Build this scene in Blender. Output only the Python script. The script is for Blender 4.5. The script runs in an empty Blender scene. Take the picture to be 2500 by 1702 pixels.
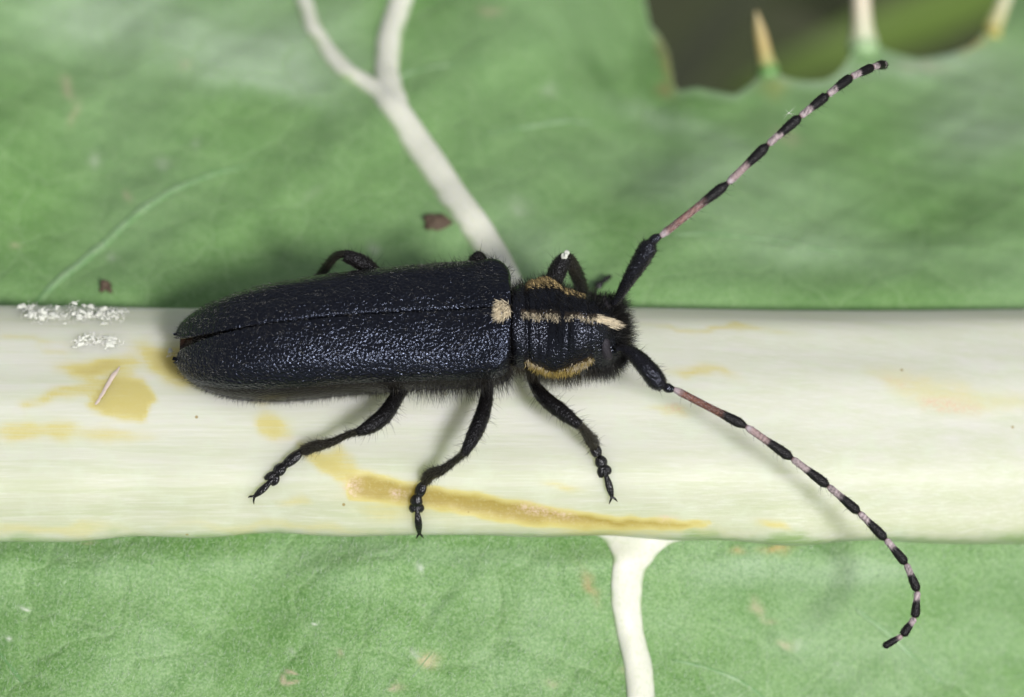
import bpy, math, random
import numpy as np
from mathutils import Vector, Matrix

# ------------------------------------------------------------------ units: 1 unit = 1 mm
SC = bpy.context.scene
SC.unit_settings.system = 'METRIC'
SC.unit_settings.scale_length = 0.001
SC.unit_settings.length_unit = 'MILLIMETERS'
RNG = np.random.default_rng(7)
random.seed(7)

# ------------------------------------------------------------------ camera
S = 74.0                      # photo pixels per mm in the plane of focus
E = math.radians(66)          # the lens looks down 66 degrees
D = 160.0                     # working distance
sE, cE = math.sin(E), math.cos(E)
UP = np.array([0, sE, cE]); DV = np.array([0, cE, -sE]); RT = np.array([1.0, 0, 0])
T = np.array([0.0, 0.539, 2.76])   # centre of the plane of focus

cam_d = bpy.data.cameras.new('camera')
cam = bpy.data.objects.new('camera', cam_d); SC.collection.objects.link(cam)
cam.location = Vector(T - DV * D)
cam.rotation_euler = Vector(DV).to_track_quat('-Z', 'Y').to_euler()
cam_d.sensor_width = 180.0
cam_d.lens = 180.0 * D / (2500.0 / S)
cam_d.clip_start = 1.0; cam_d.clip_end = 5000.0
cam_d.dof.use_dof = True
cam_d.dof.focus_distance = D + 0.9
APERTURE = 4.2
cam_d.dof.aperture_fstop = cam_d.lens * 1e-3 / APERTURE
SC.camera = cam

# ------------------------------------------------------------------ sky, sun, exposure
LDIR = Vector((0.36, -0.46, 0.81)).normalized()
world = bpy.data.worlds.new('World'); SC.world = world; world.use_nodes = True
wn = world.node_tree.nodes; wl = world.node_tree.links
bg = wn['Background']
sky = wn.new('ShaderNodeTexSky'); sky.sky_type = 'NISHITA'; sky.sun_disc = False
sky.sun_elevation = math.asin(LDIR.z); sky.sun_rotation = math.atan2(LDIR.x, LDIR.y)
sky.air_density = 1.0; sky.dust_density = 1.0; sky.ozone_density = 1.0
hs = wn.new('ShaderNodeHueSaturation'); hs.inputs['Saturation'].default_value = 0.22
wl.new(sky.outputs[0], hs.inputs['Color']); wl.new(hs.outputs[0], bg.inputs['Color'])
bg.inputs['Strength'].default_value = 0.075
sun_d = bpy.data.lights.new('sun', 'SUN'); sun_d.energy = 3.4; sun_d.angle = math.radians(11)
sun_d.color = (1.0, 0.965, 0.91)
sun = bpy.data.objects.new('sun', sun_d); SC.collection.objects.link(sun)
sun.rotation_euler = (-LDIR).to_track_quat('-Z', 'Y').to_euler()
sun.location = (30, -40, 80)
vs = SC.view_settings
vs.view_transform = 'Standard'; vs.look = 'None'; vs.gamma = 1.0; vs.use_curve_mapping = False
vs.exposure = 0.32
SC.render.engine = 'CYCLES'
SC.cycles.use_denoising = True
SC.cycles.max_bounces = 8

# ------------------------------------------------------------------ pixel <-> place
def at(px, py, w):
    """the point seen at photo pixel (px,py), w mm behind the plane of focus"""
    k = (D + w) / D
    return T + RT * ((px - 1250) / S * k) + UP * ((851 - py) / S * k) + DV * w
def at_z(px, py, z):
    d = at(px, py, 1.0) - at(px, py, 0.0); p = at(px, py, 0.0)
    return p + d * ((z - p[2]) / d[2])
def proj(P):
    R = np.asarray(P) - T
    w = R @ DV; k = D / (D + w)
    return 1250 + S * (R @ RT) * k, 851 - S * (R @ UP) * k
def sm(a, b, x):
    t = np.clip((np.asarray(x, float) - a) / (b - a), 0, 1); return t * t * (3 - 2 * t)
class Wave:
    """smooth random field, about -1..1"""
    def __init__(self, seed, scale, n=14):
        r = np.random.default_rng(seed)
        self.k = r.normal(size=(n, 3)); self.k *= (r.uniform(.5, 1.6, (n, 1)) / np.linalg.norm(self.k, axis=1)[:, None]) * 2 * math.pi / scale
        self.p = r.uniform(0, 6.28, n); self.n = n
    def __call__(self, P):
        return np.sin(np.asarray(P) @ self.k.T + self.p).sum(-1) / math.sqrt(self.n)

# ------------------------------------------------------------------ mesh helpers
COL = SC.collection
def link(o, parent=None, name=None):
    COL.objects.link(o)
    if parent is not None: o.parent = parent
    return o
def tag(o, label=None, cat=None, group=None, kind=None):
    if label: o['label'] = label
    if cat: o['category'] = cat
    if group: o['group'] = group
    if kind: o['kind'] = kind
    return o
def empty(name, parent=None, loc=(0, 0, 0)):
    o = bpy.data.objects.new(name, None); o.empty_display_size = 0.5
    o.location = loc
    return link(o, parent)
def mesh(name, V, F, mat, parent=None, col=None, smooth=True, attrs=None):
    m = bpy.data.meshes.new(name)
    m.from_pydata([tuple(map(float, v)) for v in V], [], [tuple(map(int, f)) for f in F])
    if smooth: m.polygons.foreach_set('use_smooth', np.ones(len(m.polygons), bool))
    if col is not None:
        a = m.color_attributes.new('Col', 'FLOAT_COLOR', 'POINT')
        c = np.ones((len(V), 4)); c[:, :3] = col
        a.data.foreach_set('color', c.ravel())
    for k, v in (attrs or {}).items():
        a = m.attributes.new(k, 'FLOAT', 'POINT'); a.data.foreach_set('value', np.asarray(v, np.float32))
    m.materials.append(mat); m.update()
    o = bpy.data.objects.new(name, m)
    if parent is not None:
        pl = np.array(parent.matrix_world.translation) if False else np.zeros(3)
    return link(o, parent)
def grid_faces(n, m, closed):
    F = []
    for i in range(n - 1):
        for j in range(m if closed else m - 1):
            k = (j + 1) % m
            F.append((i * m + j, i * m + k, (i + 1) * m + k, (i + 1) * m + j))
    return F
def grid_normals(G, closed, centers=None):
    du = np.gradient(G, axis=0)
    if closed: dv = (np.roll(G, -1, 1) - np.roll(G, 1, 1)) / 2
    else: dv = np.gradient(G, axis=1)
    N = np.cross(du, dv); N /= np.linalg.norm(N, axis=2, keepdims=True) + 1e-12
    if centers is not None:
        s = np.sign(((G - centers[:, None, :]) * N).sum(2, keepdims=True)); s[s == 0] = 1
        N *= s
    return N
def catmull(P, n):
    P = np.asarray(P, float); k = len(P)
    if k == 2:
        t = np.linspace(0, 1, n)[:, None]; return P[0] * (1 - t) + P[1] * t
    Q = np.vstack([2 * P[0] - P[1], P, 2 * P[-1] - P[-2]])
    out = []
    for u in np.linspace(0, k - 1, n):
        i = min(int(u), k - 2); t = u - i
        a, b, c, d = Q[i:i + 4]
        out.append(.5 * (2 * b + (c - a) * t + (2 * a - 5 * b + 4 * c - d) * t * t + (3 * b - a - 3 * c + d) * t ** 3))
    return np.array(out)
def tube_grid(path, rad, n=24, m=14, flat=1.0, flat_axis=None):
    """path: control points; rad: radii spaced evenly along; returns grid (n,m,3), centres"""
    C = catmull(path, n)
    r = catmull(np.asarray(rad, float)[:, None], n)[:, 0]
    Tn = np.gradient(C, axis=0); Tn /= np.linalg.norm(Tn, axis=1)[:, None]
    up = np.array(flat_axis if flat_axis is not None else (0, 0.2, 1.0))
    A = np.cross(Tn, up); A /= np.linalg.norm(A, axis=1)[:, None] + 1e-9
    B = np.cross(A, Tn)
    th = np.linspace(0, 2 * math.pi, m, endpoint=False)
    G = C[:, None] + r[:, None, None] * (np.cos(th)[None, :, None] * A[:, None] + flat * np.sin(th)[None, :, None] * B[:, None])
    return G, C
def tube(name, path, rad, mat, parent, col=None, n=24, m=14, flat=1.0, flat_axis=None, rough=0, wave=None):
    G, C = tube_grid(path, rad, n, m, flat, flat_axis)
    N = grid_normals(G, True, C)
    if wave is not None: G = G + N * (rough * wave(G))[..., None]
    V = np.vstack([G.reshape(-1, 3), C[:1], C[-1:]])
    F = grid_faces(n, m, True)
    a, b = n * m, n * m + 1
    for j in range(m):
        F.append((a, (j + 1) % m, j)); F.append((b, (n - 1) * m + j, (n - 1) * m + (j + 1) % m))
    if callable(col): col = col(V, np.concatenate([np.repeat(np.linspace(0, 1, n), m), [0, 1]]))
    o = mesh(name, V, F, mat, parent, col)
    return o, G, N
def pick(G, N, n, closed=True, mask=None):
    """n random places on a grid, with normals and the local run of the grid"""
    a = G[:-1]; b = G[1:]
    du = b - a
    dv = (np.roll(G, -1, 1) - G)[:-1]
    area = np.linalg.norm(np.cross(du, dv), axis=2)
    if not closed: area[:, -1] = 0
    if mask is not None: area = area * mask[:-1]
    p = (area / area.sum()).ravel()
    idx = RNG.choice(p.size, n, p=p); i, j = np.divmod(idx, G.shape[1])
    u = RNG.random((n, 1)); v = RNG.random((n, 1)); k = (j + 1) % G.shape[1]
    P = (G[i, j] * (1 - u) + G[i + 1, j] * u) * (1 - v) + (G[i, k] * (1 - u) + G[i + 1, k] * u) * v
    t = du[i, j]; t = t / (np.linalg.norm(t, axis=1)[:, None] + 1e-9)
    return P, N[i, j], t
def hair(name, P, N, Tg, length, lift, mat, parent, radius=.006, jitter=.25, curl=.3, npt=5, drop=0.0):
    """hair: root at P, leaning from the normal N towards Tg; lift 0 = lying flat, 1 = upright"""
    n = len(P)
    L = (length * RNG.uniform(.6, 1.25, n))[:, None] if np.isscalar(length) else np.asarray(length)[:, None]
    d = N * lift + Tg * (1 - lift) + RNG.normal(0, jitter, (n, 3)) * np.array([1, 1, 1])
    d /= np.linalg.norm(d, axis=1)[:, None]
    bend = Tg * curl + RNG.normal(0, .12, (n, 3)) - N * curl * .3
    pos = np.zeros((n, npt, 3)); rr = np.zeros((n, npt))
    for q in range(npt):
        s = q / (npt - 1)
        pos[:, q] = P - N * .01 + d * L * s + bend * L * s * s * .5
        pos[:, q, 2] -= drop * (L[:, 0] * s * s)
        rr[:, q] = radius * (1 - .85 * s)
    hc = bpy.data.hair_curves.new(name)
    hc.add_curves([npt] * n)
    pa = hc.attributes.get('position') or hc.attributes.new('position', 'FLOAT_VECTOR', 'POINT')
    pa.data.foreach_set('vector', pos.ravel().astype(np.float32))
    ra = hc.attributes.get('radius') or hc.attributes.new('radius', 'FLOAT', 'POINT')
    ra.data.foreach_set('value', rr.ravel().astype(np.float32))
    hc.materials.append(mat)
    o = bpy.data.objects.new(name, hc); o['kind'] = 'stuff'
    return link(o, parent)

# ------------------------------------------------------------------ materials
def new_mat(name):
    m = bpy.data.materials.new(name); m.use_nodes = True
    nt = m.node_tree; b = nt.nodes['Principled BSDF']
    return m, nt, b
def nd(nt, typ, **kw):
    n = nt.nodes.new(typ)
    for k, v in kw.items():
        if hasattr(n, k): setattr(n, k, v)
        else: n.inputs[k].default_value = v
    return n
def mixc(nt, fac, a, b, mode='MIX'):
    n = nt.nodes.new('ShaderNodeMix'); n.data_type = 'RGBA'; n.blend_type = mode
    for s, v in ((n.inputs['Factor'], fac), (n.inputs[6], a), (n.inputs[7], b)):
        if hasattr(v, 'is_output'): nt.links.new(v, s)
        elif isinstance(v, (int, float)): s.default_value = v
        else: s.default_value = tuple(v) + ((1,) if len(v) == 3 else ())
    return n.outputs[2]
def ramp(nt, src, stops):
    n = nt.nodes.new('ShaderNodeValToRGB'); nt.links.new(src, n.inputs[0])
    e = n.color_ramp.elements
    while len(e) < len(stops): e.new(.5)
    for el, (p, c) in zip(e, stops):
        el.position = p; el.color = (c, c, c, 1) if isinstance(c, (int, float)) else tuple(c) + (1,)
    return n.outputs[0]
def coords(nt, scale=(1, 1, 1)):
    tc = nt.nodes.new('ShaderNodeTexCoord'); mp = nt.nodes.new('ShaderNodeMapping')
    mp.inputs['Scale'].default_value = scale
    nt.links.new(tc.outputs['Object'], mp.inputs['Vector']); return mp.outputs[0]
def noise(nt, vec, scale, detail=4, rough=.55, dist=0.0):
    n = nd(nt, 'ShaderNodeTexNoise'); n.inputs['Scale'].default_value = scale
    n.inputs['Detail'].default_value = detail; n.inputs['Roughness'].default_value = rough; n.inputs['Distortion'].default_value = dist
    nt.links.new(vec, n.inputs['Vector']); return n.outputs['Fac']
def bump(nt, b, hgt, strength, dist, prev=None):
    n = nd(nt, 'ShaderNodeBump'); n.inputs['Strength'].default_value = strength; n.inputs['Distance'].default_value = dist
    nt.links.new(hgt, n.inputs['Height'])
    if prev is not None: nt.links.new(prev, n.inputs['Normal'])
    nt.links.new(n.outputs[0], b.inputs['Normal']); return n.outputs[0]

def chitin(name, cell, strength, rough, spec, tint, sheen=0.0):
    """black, pitted, faintly blue insect shell; colour comes from the vertex colours"""
    m, nt, b = new_mat(name)
    at_ = nd(nt, 'ShaderNodeVertexColor'); at_.layer_name = 'Col'
    v = coords(nt)
    wob = nd(nt, 'ShaderNodeTexNoise'); wob.inputs['Scale'].default_value = 1.5 / cell; nt.links.new(v, wob.inputs['Vector'])
    add = nd(nt, 'ShaderNodeVectorMath', operation='MULTIPLY_ADD')
    nt.links.new(wob.outputs['Color'], add.inputs[0]); add.inputs[1].default_value = (cell * .7,) * 3; nt.links.new(v, add.inputs[2])
    vo = nd(nt, 'ShaderNodeTexVoronoi'); vo.feature = 'F1'; vo.inputs['Scale'].default_value = 1 / cell
    nt.links.new(add.outputs[0], vo.inputs['Vector'])
    fine = noise(nt, v, 3.5 / cell, 3, .6)
    sq = nd(nt, 'ShaderNodeMath', operation='MULTIPLY'); nt.links.new(vo.outputs['Distance'], sq.inputs[0]); nt.links.new(vo.outputs['Distance'], sq.inputs[1])
    mx = nd(nt, 'ShaderNodeMath', operation='MULTIPLY_ADD'); nt.links.new(fine, mx.inputs[0]); mx.inputs[1].default_value = .10
    ng = nd(nt, 'ShaderNodeMath', operation='MULTIPLY'); nt.links.new(sq.outputs[0], ng.inputs[0]); ng.inputs[1].default_value = -1.0
    nt.links.new(ng.outputs[0], mx.inputs[2])
    bump(nt, b, mx.outputs[0], 1.0, cell * strength)
    big = noise(nt, v, .9, 3)
    c = mixc(nt, ramp(nt, big, [(.35, 0.0), (.7, .5)]), at_.outputs['Color'], mixc(nt, 1.0, at_.outputs['Color'], (1.5, 1.45, 1.5), 'MULTIPLY'))
    nt.links.new(c, b.inputs['Base Color'])
    b.inputs['Roughness'].default_value = rough
    b.inputs['Specular IOR Level'].default_value = spec
    b.inputs['Specular Tint'].default_value = tint + (1,)
    b.inputs['Sheen Weight'].default_value = sheen
    return m
BLACK = np.array([.0028, .0028, .0036])
M_EL = chitin('elytron_shell', .105, .32, .13, .46, (.58, .68, 1.0))
M_PR = chitin('thorax_shell', .08, .35, .13, .50, (.68, .75, 1.0))
M_LG = chitin('limb_shell', .07, .45, .26, .24, (.85, .88, 1.0))
M_TA = chitin('tarsus_shell', .10, .30, .24, .4, (.9, .92, 1.0))
M_AN = chitin('antenna_shell', .05, .40, .35, .26, (.95, .95, 1.0))
def hairmat(name, colr, rough=.4, spec=.5, var=.35):
    m, nt, b = new_mat(name)
    hi = nd(nt, 'ShaderNodeHairInfo')
    c = mixc(nt, hi.outputs['Random'], tuple(x * (1 - var) for x in colr), tuple(min(1, x * (1 + var)) for x in colr))
    nt.links.new(c, b.inputs['Base Color'])
    b.inputs['Roughness'].default_value = rough; b.inputs['Specular IOR Level'].default_value = spec
    return m
M_HB = hairmat('black_hair', (.0045, .004, .0038), .40, .35)
M_HG = hairmat('grey_hair', (.013, .0125, .0115), .25, .8, .8)
M_HC = hairmat('cream_hair', (.66, .58, .43), .5, .3, .4)
M_HY = hairmat('golden_hair', (.40, .31, .10), .5, .3, .6)
M_HW = hairmat('white_fibre', (.78, .77, .76), .6, .3, .15)
M_HO = hairmat('olive_hair', (.022, .019, .012), .45, .3)
def plain(name, colr, rough=.6, spec=.4, nscale=3.0, amp=.25, bmp=.3, bd=.03):
    m, nt, b = new_mat(name); v = coords(nt)
    n = noise(nt, v, nscale, 5, .6)
    c = mixc(nt, n, tuple(x * (1 - amp) for x in colr), tuple(min(1, x * (1 + amp)) for x in colr))
    nt.links.new(c, b.inputs['Base Color']); bump(nt, b, noise(nt, v, nscale * 3, 4), bmp, bd)
    b.inputs['Roughness'].default_value = rough; b.inputs['Specular IOR Level'].default_value = spec
    return m

# ================================================================== THE LEAF
AX, BX = 4.05, 2.2            # midrib half width and half height
def axf(P):
    P = np.asarray(P, float); lo_ = (P[..., 1] - st_y(P[..., 0])) < 0
    return AX + lo_ * np.interp(P[..., 0], [-18, -6, 2, 9, 18], [.24, .12, .06, .32, .48])
def st_y(x): x = np.asarray(x, float); return .05 + .445 * .006 * np.maximum(0, x + 3) ** 2 - .003 * x
def st_z(x): x = np.asarray(x, float); return -2.2 - .006 * np.maximum(0, x + 3) ** 2
def stalk_level(P):
    P = np.asarray(P); return ((P[..., 1] - st_y(P[..., 0])) / axf(P)) ** 2 + ((P[..., 2] - st_z(P[..., 0])) / BX) ** 2
def on_stalk(px, py, lift=0.0):
    ws = np.linspace(-4, 9, 700)
    for w in ws:
        p = at(px, py, w)
        if stalk_level(p) < 1:
            g = np.array([0, (p[1] - st_y(p[0])) / AX ** 2, (p[2] - st_z(p[0])) / BX ** 2])
            return p + g / np.linalg.norm(g) * lift
    return at_z(px, py, -2.6)
wv1, wv2, wv3 = Wave(3, 9.0), Wave(4, 4.0), Wave(5, 1.6)
def lower_z(x, y):
    x = np.asarray(x, float); y = np.asarray(y, float)
    e = np.maximum(0, -(y - st_y(x)) - 3.2)
    P = np.stack([x, y, 0 * x], -1)
    return (st_z(x) - 1.0 - .13 * e - .006 * e * e + .32 * np.exp(-((e - 1.7) / .8) ** 2) * (1 + .5 * wv2(P))
            - .13 * sm(0, 4, e) * np.maximum(0, x + 4) + sm(.5, 4, e) * (.28 * wv1(P) + .10 * wv2(P) + .03 * wv3(P)))
def upper_z(x, y):
    x = np.asarray(x, float); y = np.asarray(y, float)
    e = np.maximum(0, (y - st_y(x)) - 3.0)
    P = np.stack([x, y, 0 * x + 5], -1)
    z = st_z(x) - .6 - .22 * e - .004 * e * e + .35 * np.exp(-((e - 2.2) / 1.2) ** 2)
    z = z + sm(.5, 5, e) * (.34 * wv1(P) + .13 * wv2(P) + .03 * wv3(P))
    # a fold in the blade running down from the gap in the margin
    f = (x - 4.2) / 2.2
    z = z - 2.0 * sm(4, 11.5, e) * np.exp(-f * f) - sm(3, 9, x) * .28 * np.maximum(0, e - 4.5)
    return z
def on_surf(px, py, fz):
    lo, hi = -6.0, 40.0
    for _ in range(50):
        m_ = (lo + hi) / 2; p = at(px, py, m_)
        if p[2] > fz(p[0], p[1]): lo = m_
        else: hi = m_
    return at(px, py, lo)
def poly_mask(px, py, poly, soft):
    """1 inside a pixel polygon, fading over soft pixels"""
    poly = np.asarray(poly, float); q = np.stack([px, py], -1); n = len(poly)
    inside = np.zeros(len(px), bool); dmin = np.full(len(px), 1e9)
    for i in range(n):
        a, b = poly[i], poly[(i + 1) % n]
        c = ((a[1] > py) != (b[1] > py)) & (px < (b[0] - a[0]) * (py - a[1]) / (b[1] - a[1] + 1e-9) + a[0]); inside ^= c
        ab = b - a; t = np.clip(((q - a) @ ab) / (ab @ ab), 0, 1)
        dmin = np.minimum(dmin, np.linalg.norm(q - a - t[:, None] * ab, axis=1))
    s = np.where(inside, dmin, -dmin)
    return sm(-soft, soft, s)
def blob(px, py, cx, cy, rx, ry, ang=0, hard=2.0):
    a = math.radians(ang); dx, dy = px - cx, py - cy
    u = (dx * math.cos(a) + dy * math.sin(a)) / rx; v = (-dx * math.sin(a) + dy * math.cos(a)) / ry
    return np.exp(-(u * u + v * v) ** (hard / 2))

# --- leaf materials
def leaf_mat(name, fuzz):
    m, nt, b = new_mat(name)
    vc = nd(nt, 'ShaderNodeVertexColor'); vc.layer_name = 'Col'
    bl = nd(nt, 'ShaderNodeAttribute'); bl.attribute_name = 'bloom_sheen'
    v = coords(nt)
    n1 = noise(nt, v, .55, 5, .6); n2 = noise(nt, v, 3.0, 5, .65); n3 = noise(nt, v, 16.0, 3, .6)
    vf = coords(nt, (9, 5, 5)); n4 = noise(nt, vf, 2.2, 3, .7, .6)
    c = mixc(nt, ramp(nt, n1, [(.3, 0.0), (.7, 1.0)]), (.092, .215, .048), (.136, .272, .076))
    c = mixc(nt, ramp(nt, n2, [(.42, 0.0), (.68, .45)]), c, (.185, .33, .115))
    c = mixc(nt, ramp(nt, n2, [(.25, .5), (.42, 0.0)]), c, (.070, .185, .034))
    f = nd(nt, 'ShaderNodeMath', operation='MULTIPLY'); nt.links.new(ramp(nt, n4, [(.50, 0.0), (.68, 1.0)]), f.inputs[0]); f.inputs[1].default_value = .42 * fuzz
    c = mixc(nt, f.outputs[0], c, (.34, .47, .29))
    c = mixc(nt, bl.outputs['Fac'], c, (.32, .44, .29))  # pale mix: waxy bloom plus sky sheen painted into the colour
    wv = nd(nt, 'ShaderNodeTexNoise'); wv.inputs['Scale'].default_value = .8; nt.links.new(v, wv.inputs['Vector'])
    wa = nd(nt, 'ShaderNodeVectorMath', operation='MULTIPLY_ADD'); nt.links.new(wv.outputs['Color'], wa.inputs[0]); wa.inputs[1].default_value = (1.2, 1.2, 0); nt.links.new(v, wa.inputs[2])
    net = []
    for sc_ in (.42, 1.5):
        ve = nd(nt, 'ShaderNodeTexVoronoi'); ve.feature = 'DISTANCE_TO_EDGE'; ve.voronoi_dimensions = '2D'; ve.inputs['Scale'].default_value = sc_; nt.links.new(wa.outputs[0], ve.inputs['Vector'])
        net.append(ve.outputs['Distance'])
    c = mixc(nt, ramp(nt, net[0], [(0.0, .42), (.05, 0.0)]), c, (.22, .35, .16))
    c = mixc(nt, ramp(nt, net[1], [(0.0, .16), (.09, 0.0)]), c, (.20, .33, .15))
    gr = noise(nt, v, 11.0, 2, .6)
    c = mixc(nt, ramp(nt, gr, [(.38, .30 * fuzz + .06), (.5, 0.0)]), c, (.055, .15, .035))
    c = mixc(nt, ramp(nt, gr, [(.52, 0.0), (.64, .34 * fuzz + .06)]), c, (.29, .41, .22))
    # blemishes, dark streaks, fold shade painted in vertex colours (rgb), strength in attribute 'mark'
    mk = nd(nt, 'ShaderNodeAttribute'); mk.attribute_name = 'mark'
    mm = nd(nt, 'ShaderNodeMath', operation='MULTIPLY'); nt.links.new(mk.outputs['Fac'], mm.inputs[0])
    nt.links.new(ramp(nt, n3, [(.3, .55), (.6, 1.0)]), mm.inputs[1])
    c = mixc(nt, mm.outputs[0], c, vc.outputs['Color'])
    nt.links.new(c, b.inputs['Base Color'])
    p = bump(nt, b, n2, .3, .10)
    p = bump(nt, b, n3, .5 * fuzz + .1, .04, p)
    p = bump(nt, b, ramp(nt, net[0], [(0.0, 0.0), (.10, 1.0)]), .34 * fuzz, .10, p)
    p = bump(nt, b, ramp(nt, net[1], [(0.0, 0.0), (.2, 1.0)]), .22 * fuzz, .04, p)
    b.inputs['Roughness'].default_value = .52; b.inputs['Specular IOR Level'].default_value = .35
    b.inputs['Subsurface Weight'].default_value = .25
    b.inputs['Subsurface Radius'].default_value = (.35, .6, .2); b.inputs['Subsurface Scale'].default_value = .6
    return m
M_LU = leaf_mat('upper_leaf_skin', .45); M_LL = leaf_mat('lower_leaf_skin', 1.0)

def stalk_mat():
    m, nt, b = new_mat('midrib_skin')
    vc = nd(nt, 'ShaderNodeVertexColor'); vc.layer_name = 'Col'
    st = nd(nt, 'ShaderNodeAttribute'); st.attribute_name = 'stain'
    v = coords(nt, (.16, 3.0, 3.0)); s1 = noise(nt, v, 1.0, 6, .6, .3)
    v2 = coords(nt, (.5, 12, 12)); s2 = noise(nt, v2, 1.0, 4, .6)
    v3 = coords(nt); n3 = noise(nt, v3, 1.1, 4, .6); n5 = noise(nt, v3, 9, 4, .65)
    c = mixc(nt, ramp(nt, s1, [(.34, 0.0), (.66, 1.0)]), vc.outputs['Color'], mixc(nt, 1.0, vc.outputs['Color'], (.91, .95, .84), 'MULTIPLY'))
    c = mixc(nt, ramp(nt, s2, [(.48, 0.0), (.72, .42)]), c, (.63, .64, .60))
    c = mixc(nt, ramp(nt, n3, [(.5, 0.0), (.75, .5)]), c, (.56, .62, .50))
    # stain edges broken along the fibres
    ad = nd(nt, 'ShaderNodeMath', operation='MULTIPLY_ADD'); nt.links.new(s2, ad.inputs[0]); ad.inputs[1].default_value = .75; nt.links.new(st.outputs['Fac'], ad.inputs[2])
    ad2 = nd(nt, 'ShaderNodeMath', operation='MULTIPLY_ADD'); nt.links.new(n5, ad2.inputs[0]); ad2.inputs[1].default_value = .22; nt.links.new(ad.outputs[0], ad2.inputs[2])
    sf = nd(nt, 'ShaderNodeMath', operation='MULTIPLY'); nt.links.new(ramp(nt, ad2.outputs[0], [(.42, 0.0), (1.5, .85)]), sf.inputs[0])
    nt.links.new(ramp(nt, st.outputs['Fac'], [(.02, 0.0), (.40, 1.0)]), sf.inputs[1])
    yel = mixc(nt, ramp(nt, st.outputs['Fac'], [(.45, 0.0), (1.0, 1.0)]), (.54, .48, .16), (.37, .275, .025))
    yel = mixc(nt, ramp(nt, n5, [(.52, 0.0), (.74, .5)]), yel, (.50, .45, .20))
    c = mixc(nt, sf.outputs[0], c, yel)
    pk = nd(nt, 'ShaderNodeAttribute'); pk.attribute_name = 'cork'
    pf = nd(nt, 'ShaderNodeMath', operation='MULTIPLY'); nt.links.new(pk.outputs['Fac'], pf.inputs[0]); nt.links.new(ramp(nt, n5, [(.38, 0.0), (.6, 1.0)]), pf.inputs[1])
    c = mixc(nt, pf.outputs[0], c, (.58, .46, .34))
    # tiny brown specks
    vo = nd(nt, 'ShaderNodeTexVoronoi'); vo.inputs['Scale'].default_value = .8; nt.links.new(v3, vo.inputs['Vector'])
    c = mixc(nt, ramp(nt, vo.outputs['Distance'], [(.03, .8), (.055, 0.0)]), c, (.28, .20, .05))
    nt.links.new(c, b.inputs['Base Color'])
    p = bump(nt, b, s2, .25, .05); p = bump(nt, b, n5, .15, .03, p)
    b.inputs['Roughness'].default_value = .48; b.inputs['Specular IOR Level'].default_value = .35
    b.inputs['Subsurface Weight'].default_value = 1.0
    b.inputs['Subsurface Radius'].default_value = (1.0, 1.0, .75); b.inputs['Subsurface Scale'].default_value = 1.9
    return m
M_ST = stalk_mat()
def vein_mat(name, ca, cb):
    m, nt, b = new_mat(name); v = coords(nt)
    vc = nd(nt, 'ShaderNodeVertexColor'); vc.layer_name = 'Col'; c = mixc(nt, noise(nt, v, 1.6, 6, .65), vc.outputs['Color'], mixc(nt, 1.0, vc.outputs['Color'], (1.12, 1.10, 1.10), 'MULTIPLY')); c = mixc(nt, ramp(nt, noise(nt, v, 6, 4, .6), [(.5, 0.0), (.7, .35)]), c, (.42, .50, .32)); nt.links.new(c, b.inputs['Base Color'])
    bump(nt, b, noise(nt, v, 7, 4), .25, .05)
    b.inputs['Roughness'].default_value = .45; b.inputs['Specular IOR Level'].default_value = .35
    b.inputs['Subsurface Weight'].default_value = .4; b.inputs['Subsurface Radius'].default_value = (.8, .8, .5); b.inputs['Subsurface Scale'].default_value = .5
    return m
M_VN = vein_mat('vein_skin', (.60, .66, .54), (.74, .75, .68))
M_VG = vein_mat('fine_vein_skin', (.17, .31, .14), (.25, .38, .22))

leaf = tag(empty('thistle_leaf', None, (0, 0, 0)), 'large green thistle leaf with thick pale midrib and spiny edge under the beetle', 'leaf')

# --- midrib
nx, nt_ = 520, 120
xs = np.linspace(-34, 34, nx); th = np.linspace(0, 2 * math.pi, nt_, endpoint=False)
XX, TT = np.meshgrid(xs, th, indexing='ij')
G = np.stack([XX, st_y(XX) + AX * np.cos(TT), st_z(XX) + BX * np.sin(TT)], -1)
nrm = np.stack([0 * XX, np.cos(TT) / AX, np.sin(TT) / BX], -1); nrm /= np.linalg.norm(nrm, axis=2)[..., None]
G[..., 1] = st_y(XX) + axf(G) * np.cos(TT)
ridge = Wave(11, 2.2); wk0 = Wave(23, 5.0)
G += nrm * (.05 * np.sin(TT * 9 + .05 * XX) + .06 * wv1(G * np.array([.35, 1, 1])) + .03 * ridge(G * np.array([.12, 1, 1])) + .10 * np.clip(-np.cos(TT), 0, 1) * wk0(G * np.array([1, .2, .2])))[..., None]
V = G.reshape(-1, 3)
px, py = proj(V)
wj = Wave(21, .9); wk = Wave(22, 3.0)
jx = px + 16 * wk(V) + 7 * wj(V); jy = py + 9 * wk(V + 7) + 4 * wj(V + 3)
stain = np.zeros(len(V)); cork = np.zeros(len(V))
def S_(m, k):
    global stain
    stain = np.maximum(stain, m * min(1.0, k * 1.15))
S_(blob(jx, jy, 425, 885, 110, 52, 12, 3), .62); S_(blob(jx, jy, 250, 895, 95, 28, 4, 3), .60)
S_(poly_mask(jx, jy, [(40, 985), (150, 935), (330, 915), (330, 945), (180, 970), (60, 1000)], 18), .42)
S_(poly_mask(jx, jy, [(215, 985), (270, 930), (350, 935), (385, 975), (360, 1025), (260, 1010)], 16), .52)
S_(blob(jx, jy, 90, 1055, 150, 24, -2, 3), .40); S_(blob(jx, jy, 260, 1058, 130, 22, 0, 3), .30)
S_(blob(jx, jy, 680, 1045, 42, 40, 40, 3), .45); S_(blob(jx, jy, 640, 985, 40, 20, 20, 2), .3)
S_(poly_mask(jx, jy, [(735, 1090), (800, 1095), (900, 1150), (960, 1180), (840, 1170), (770, 1130)], 18), .46)
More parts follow.
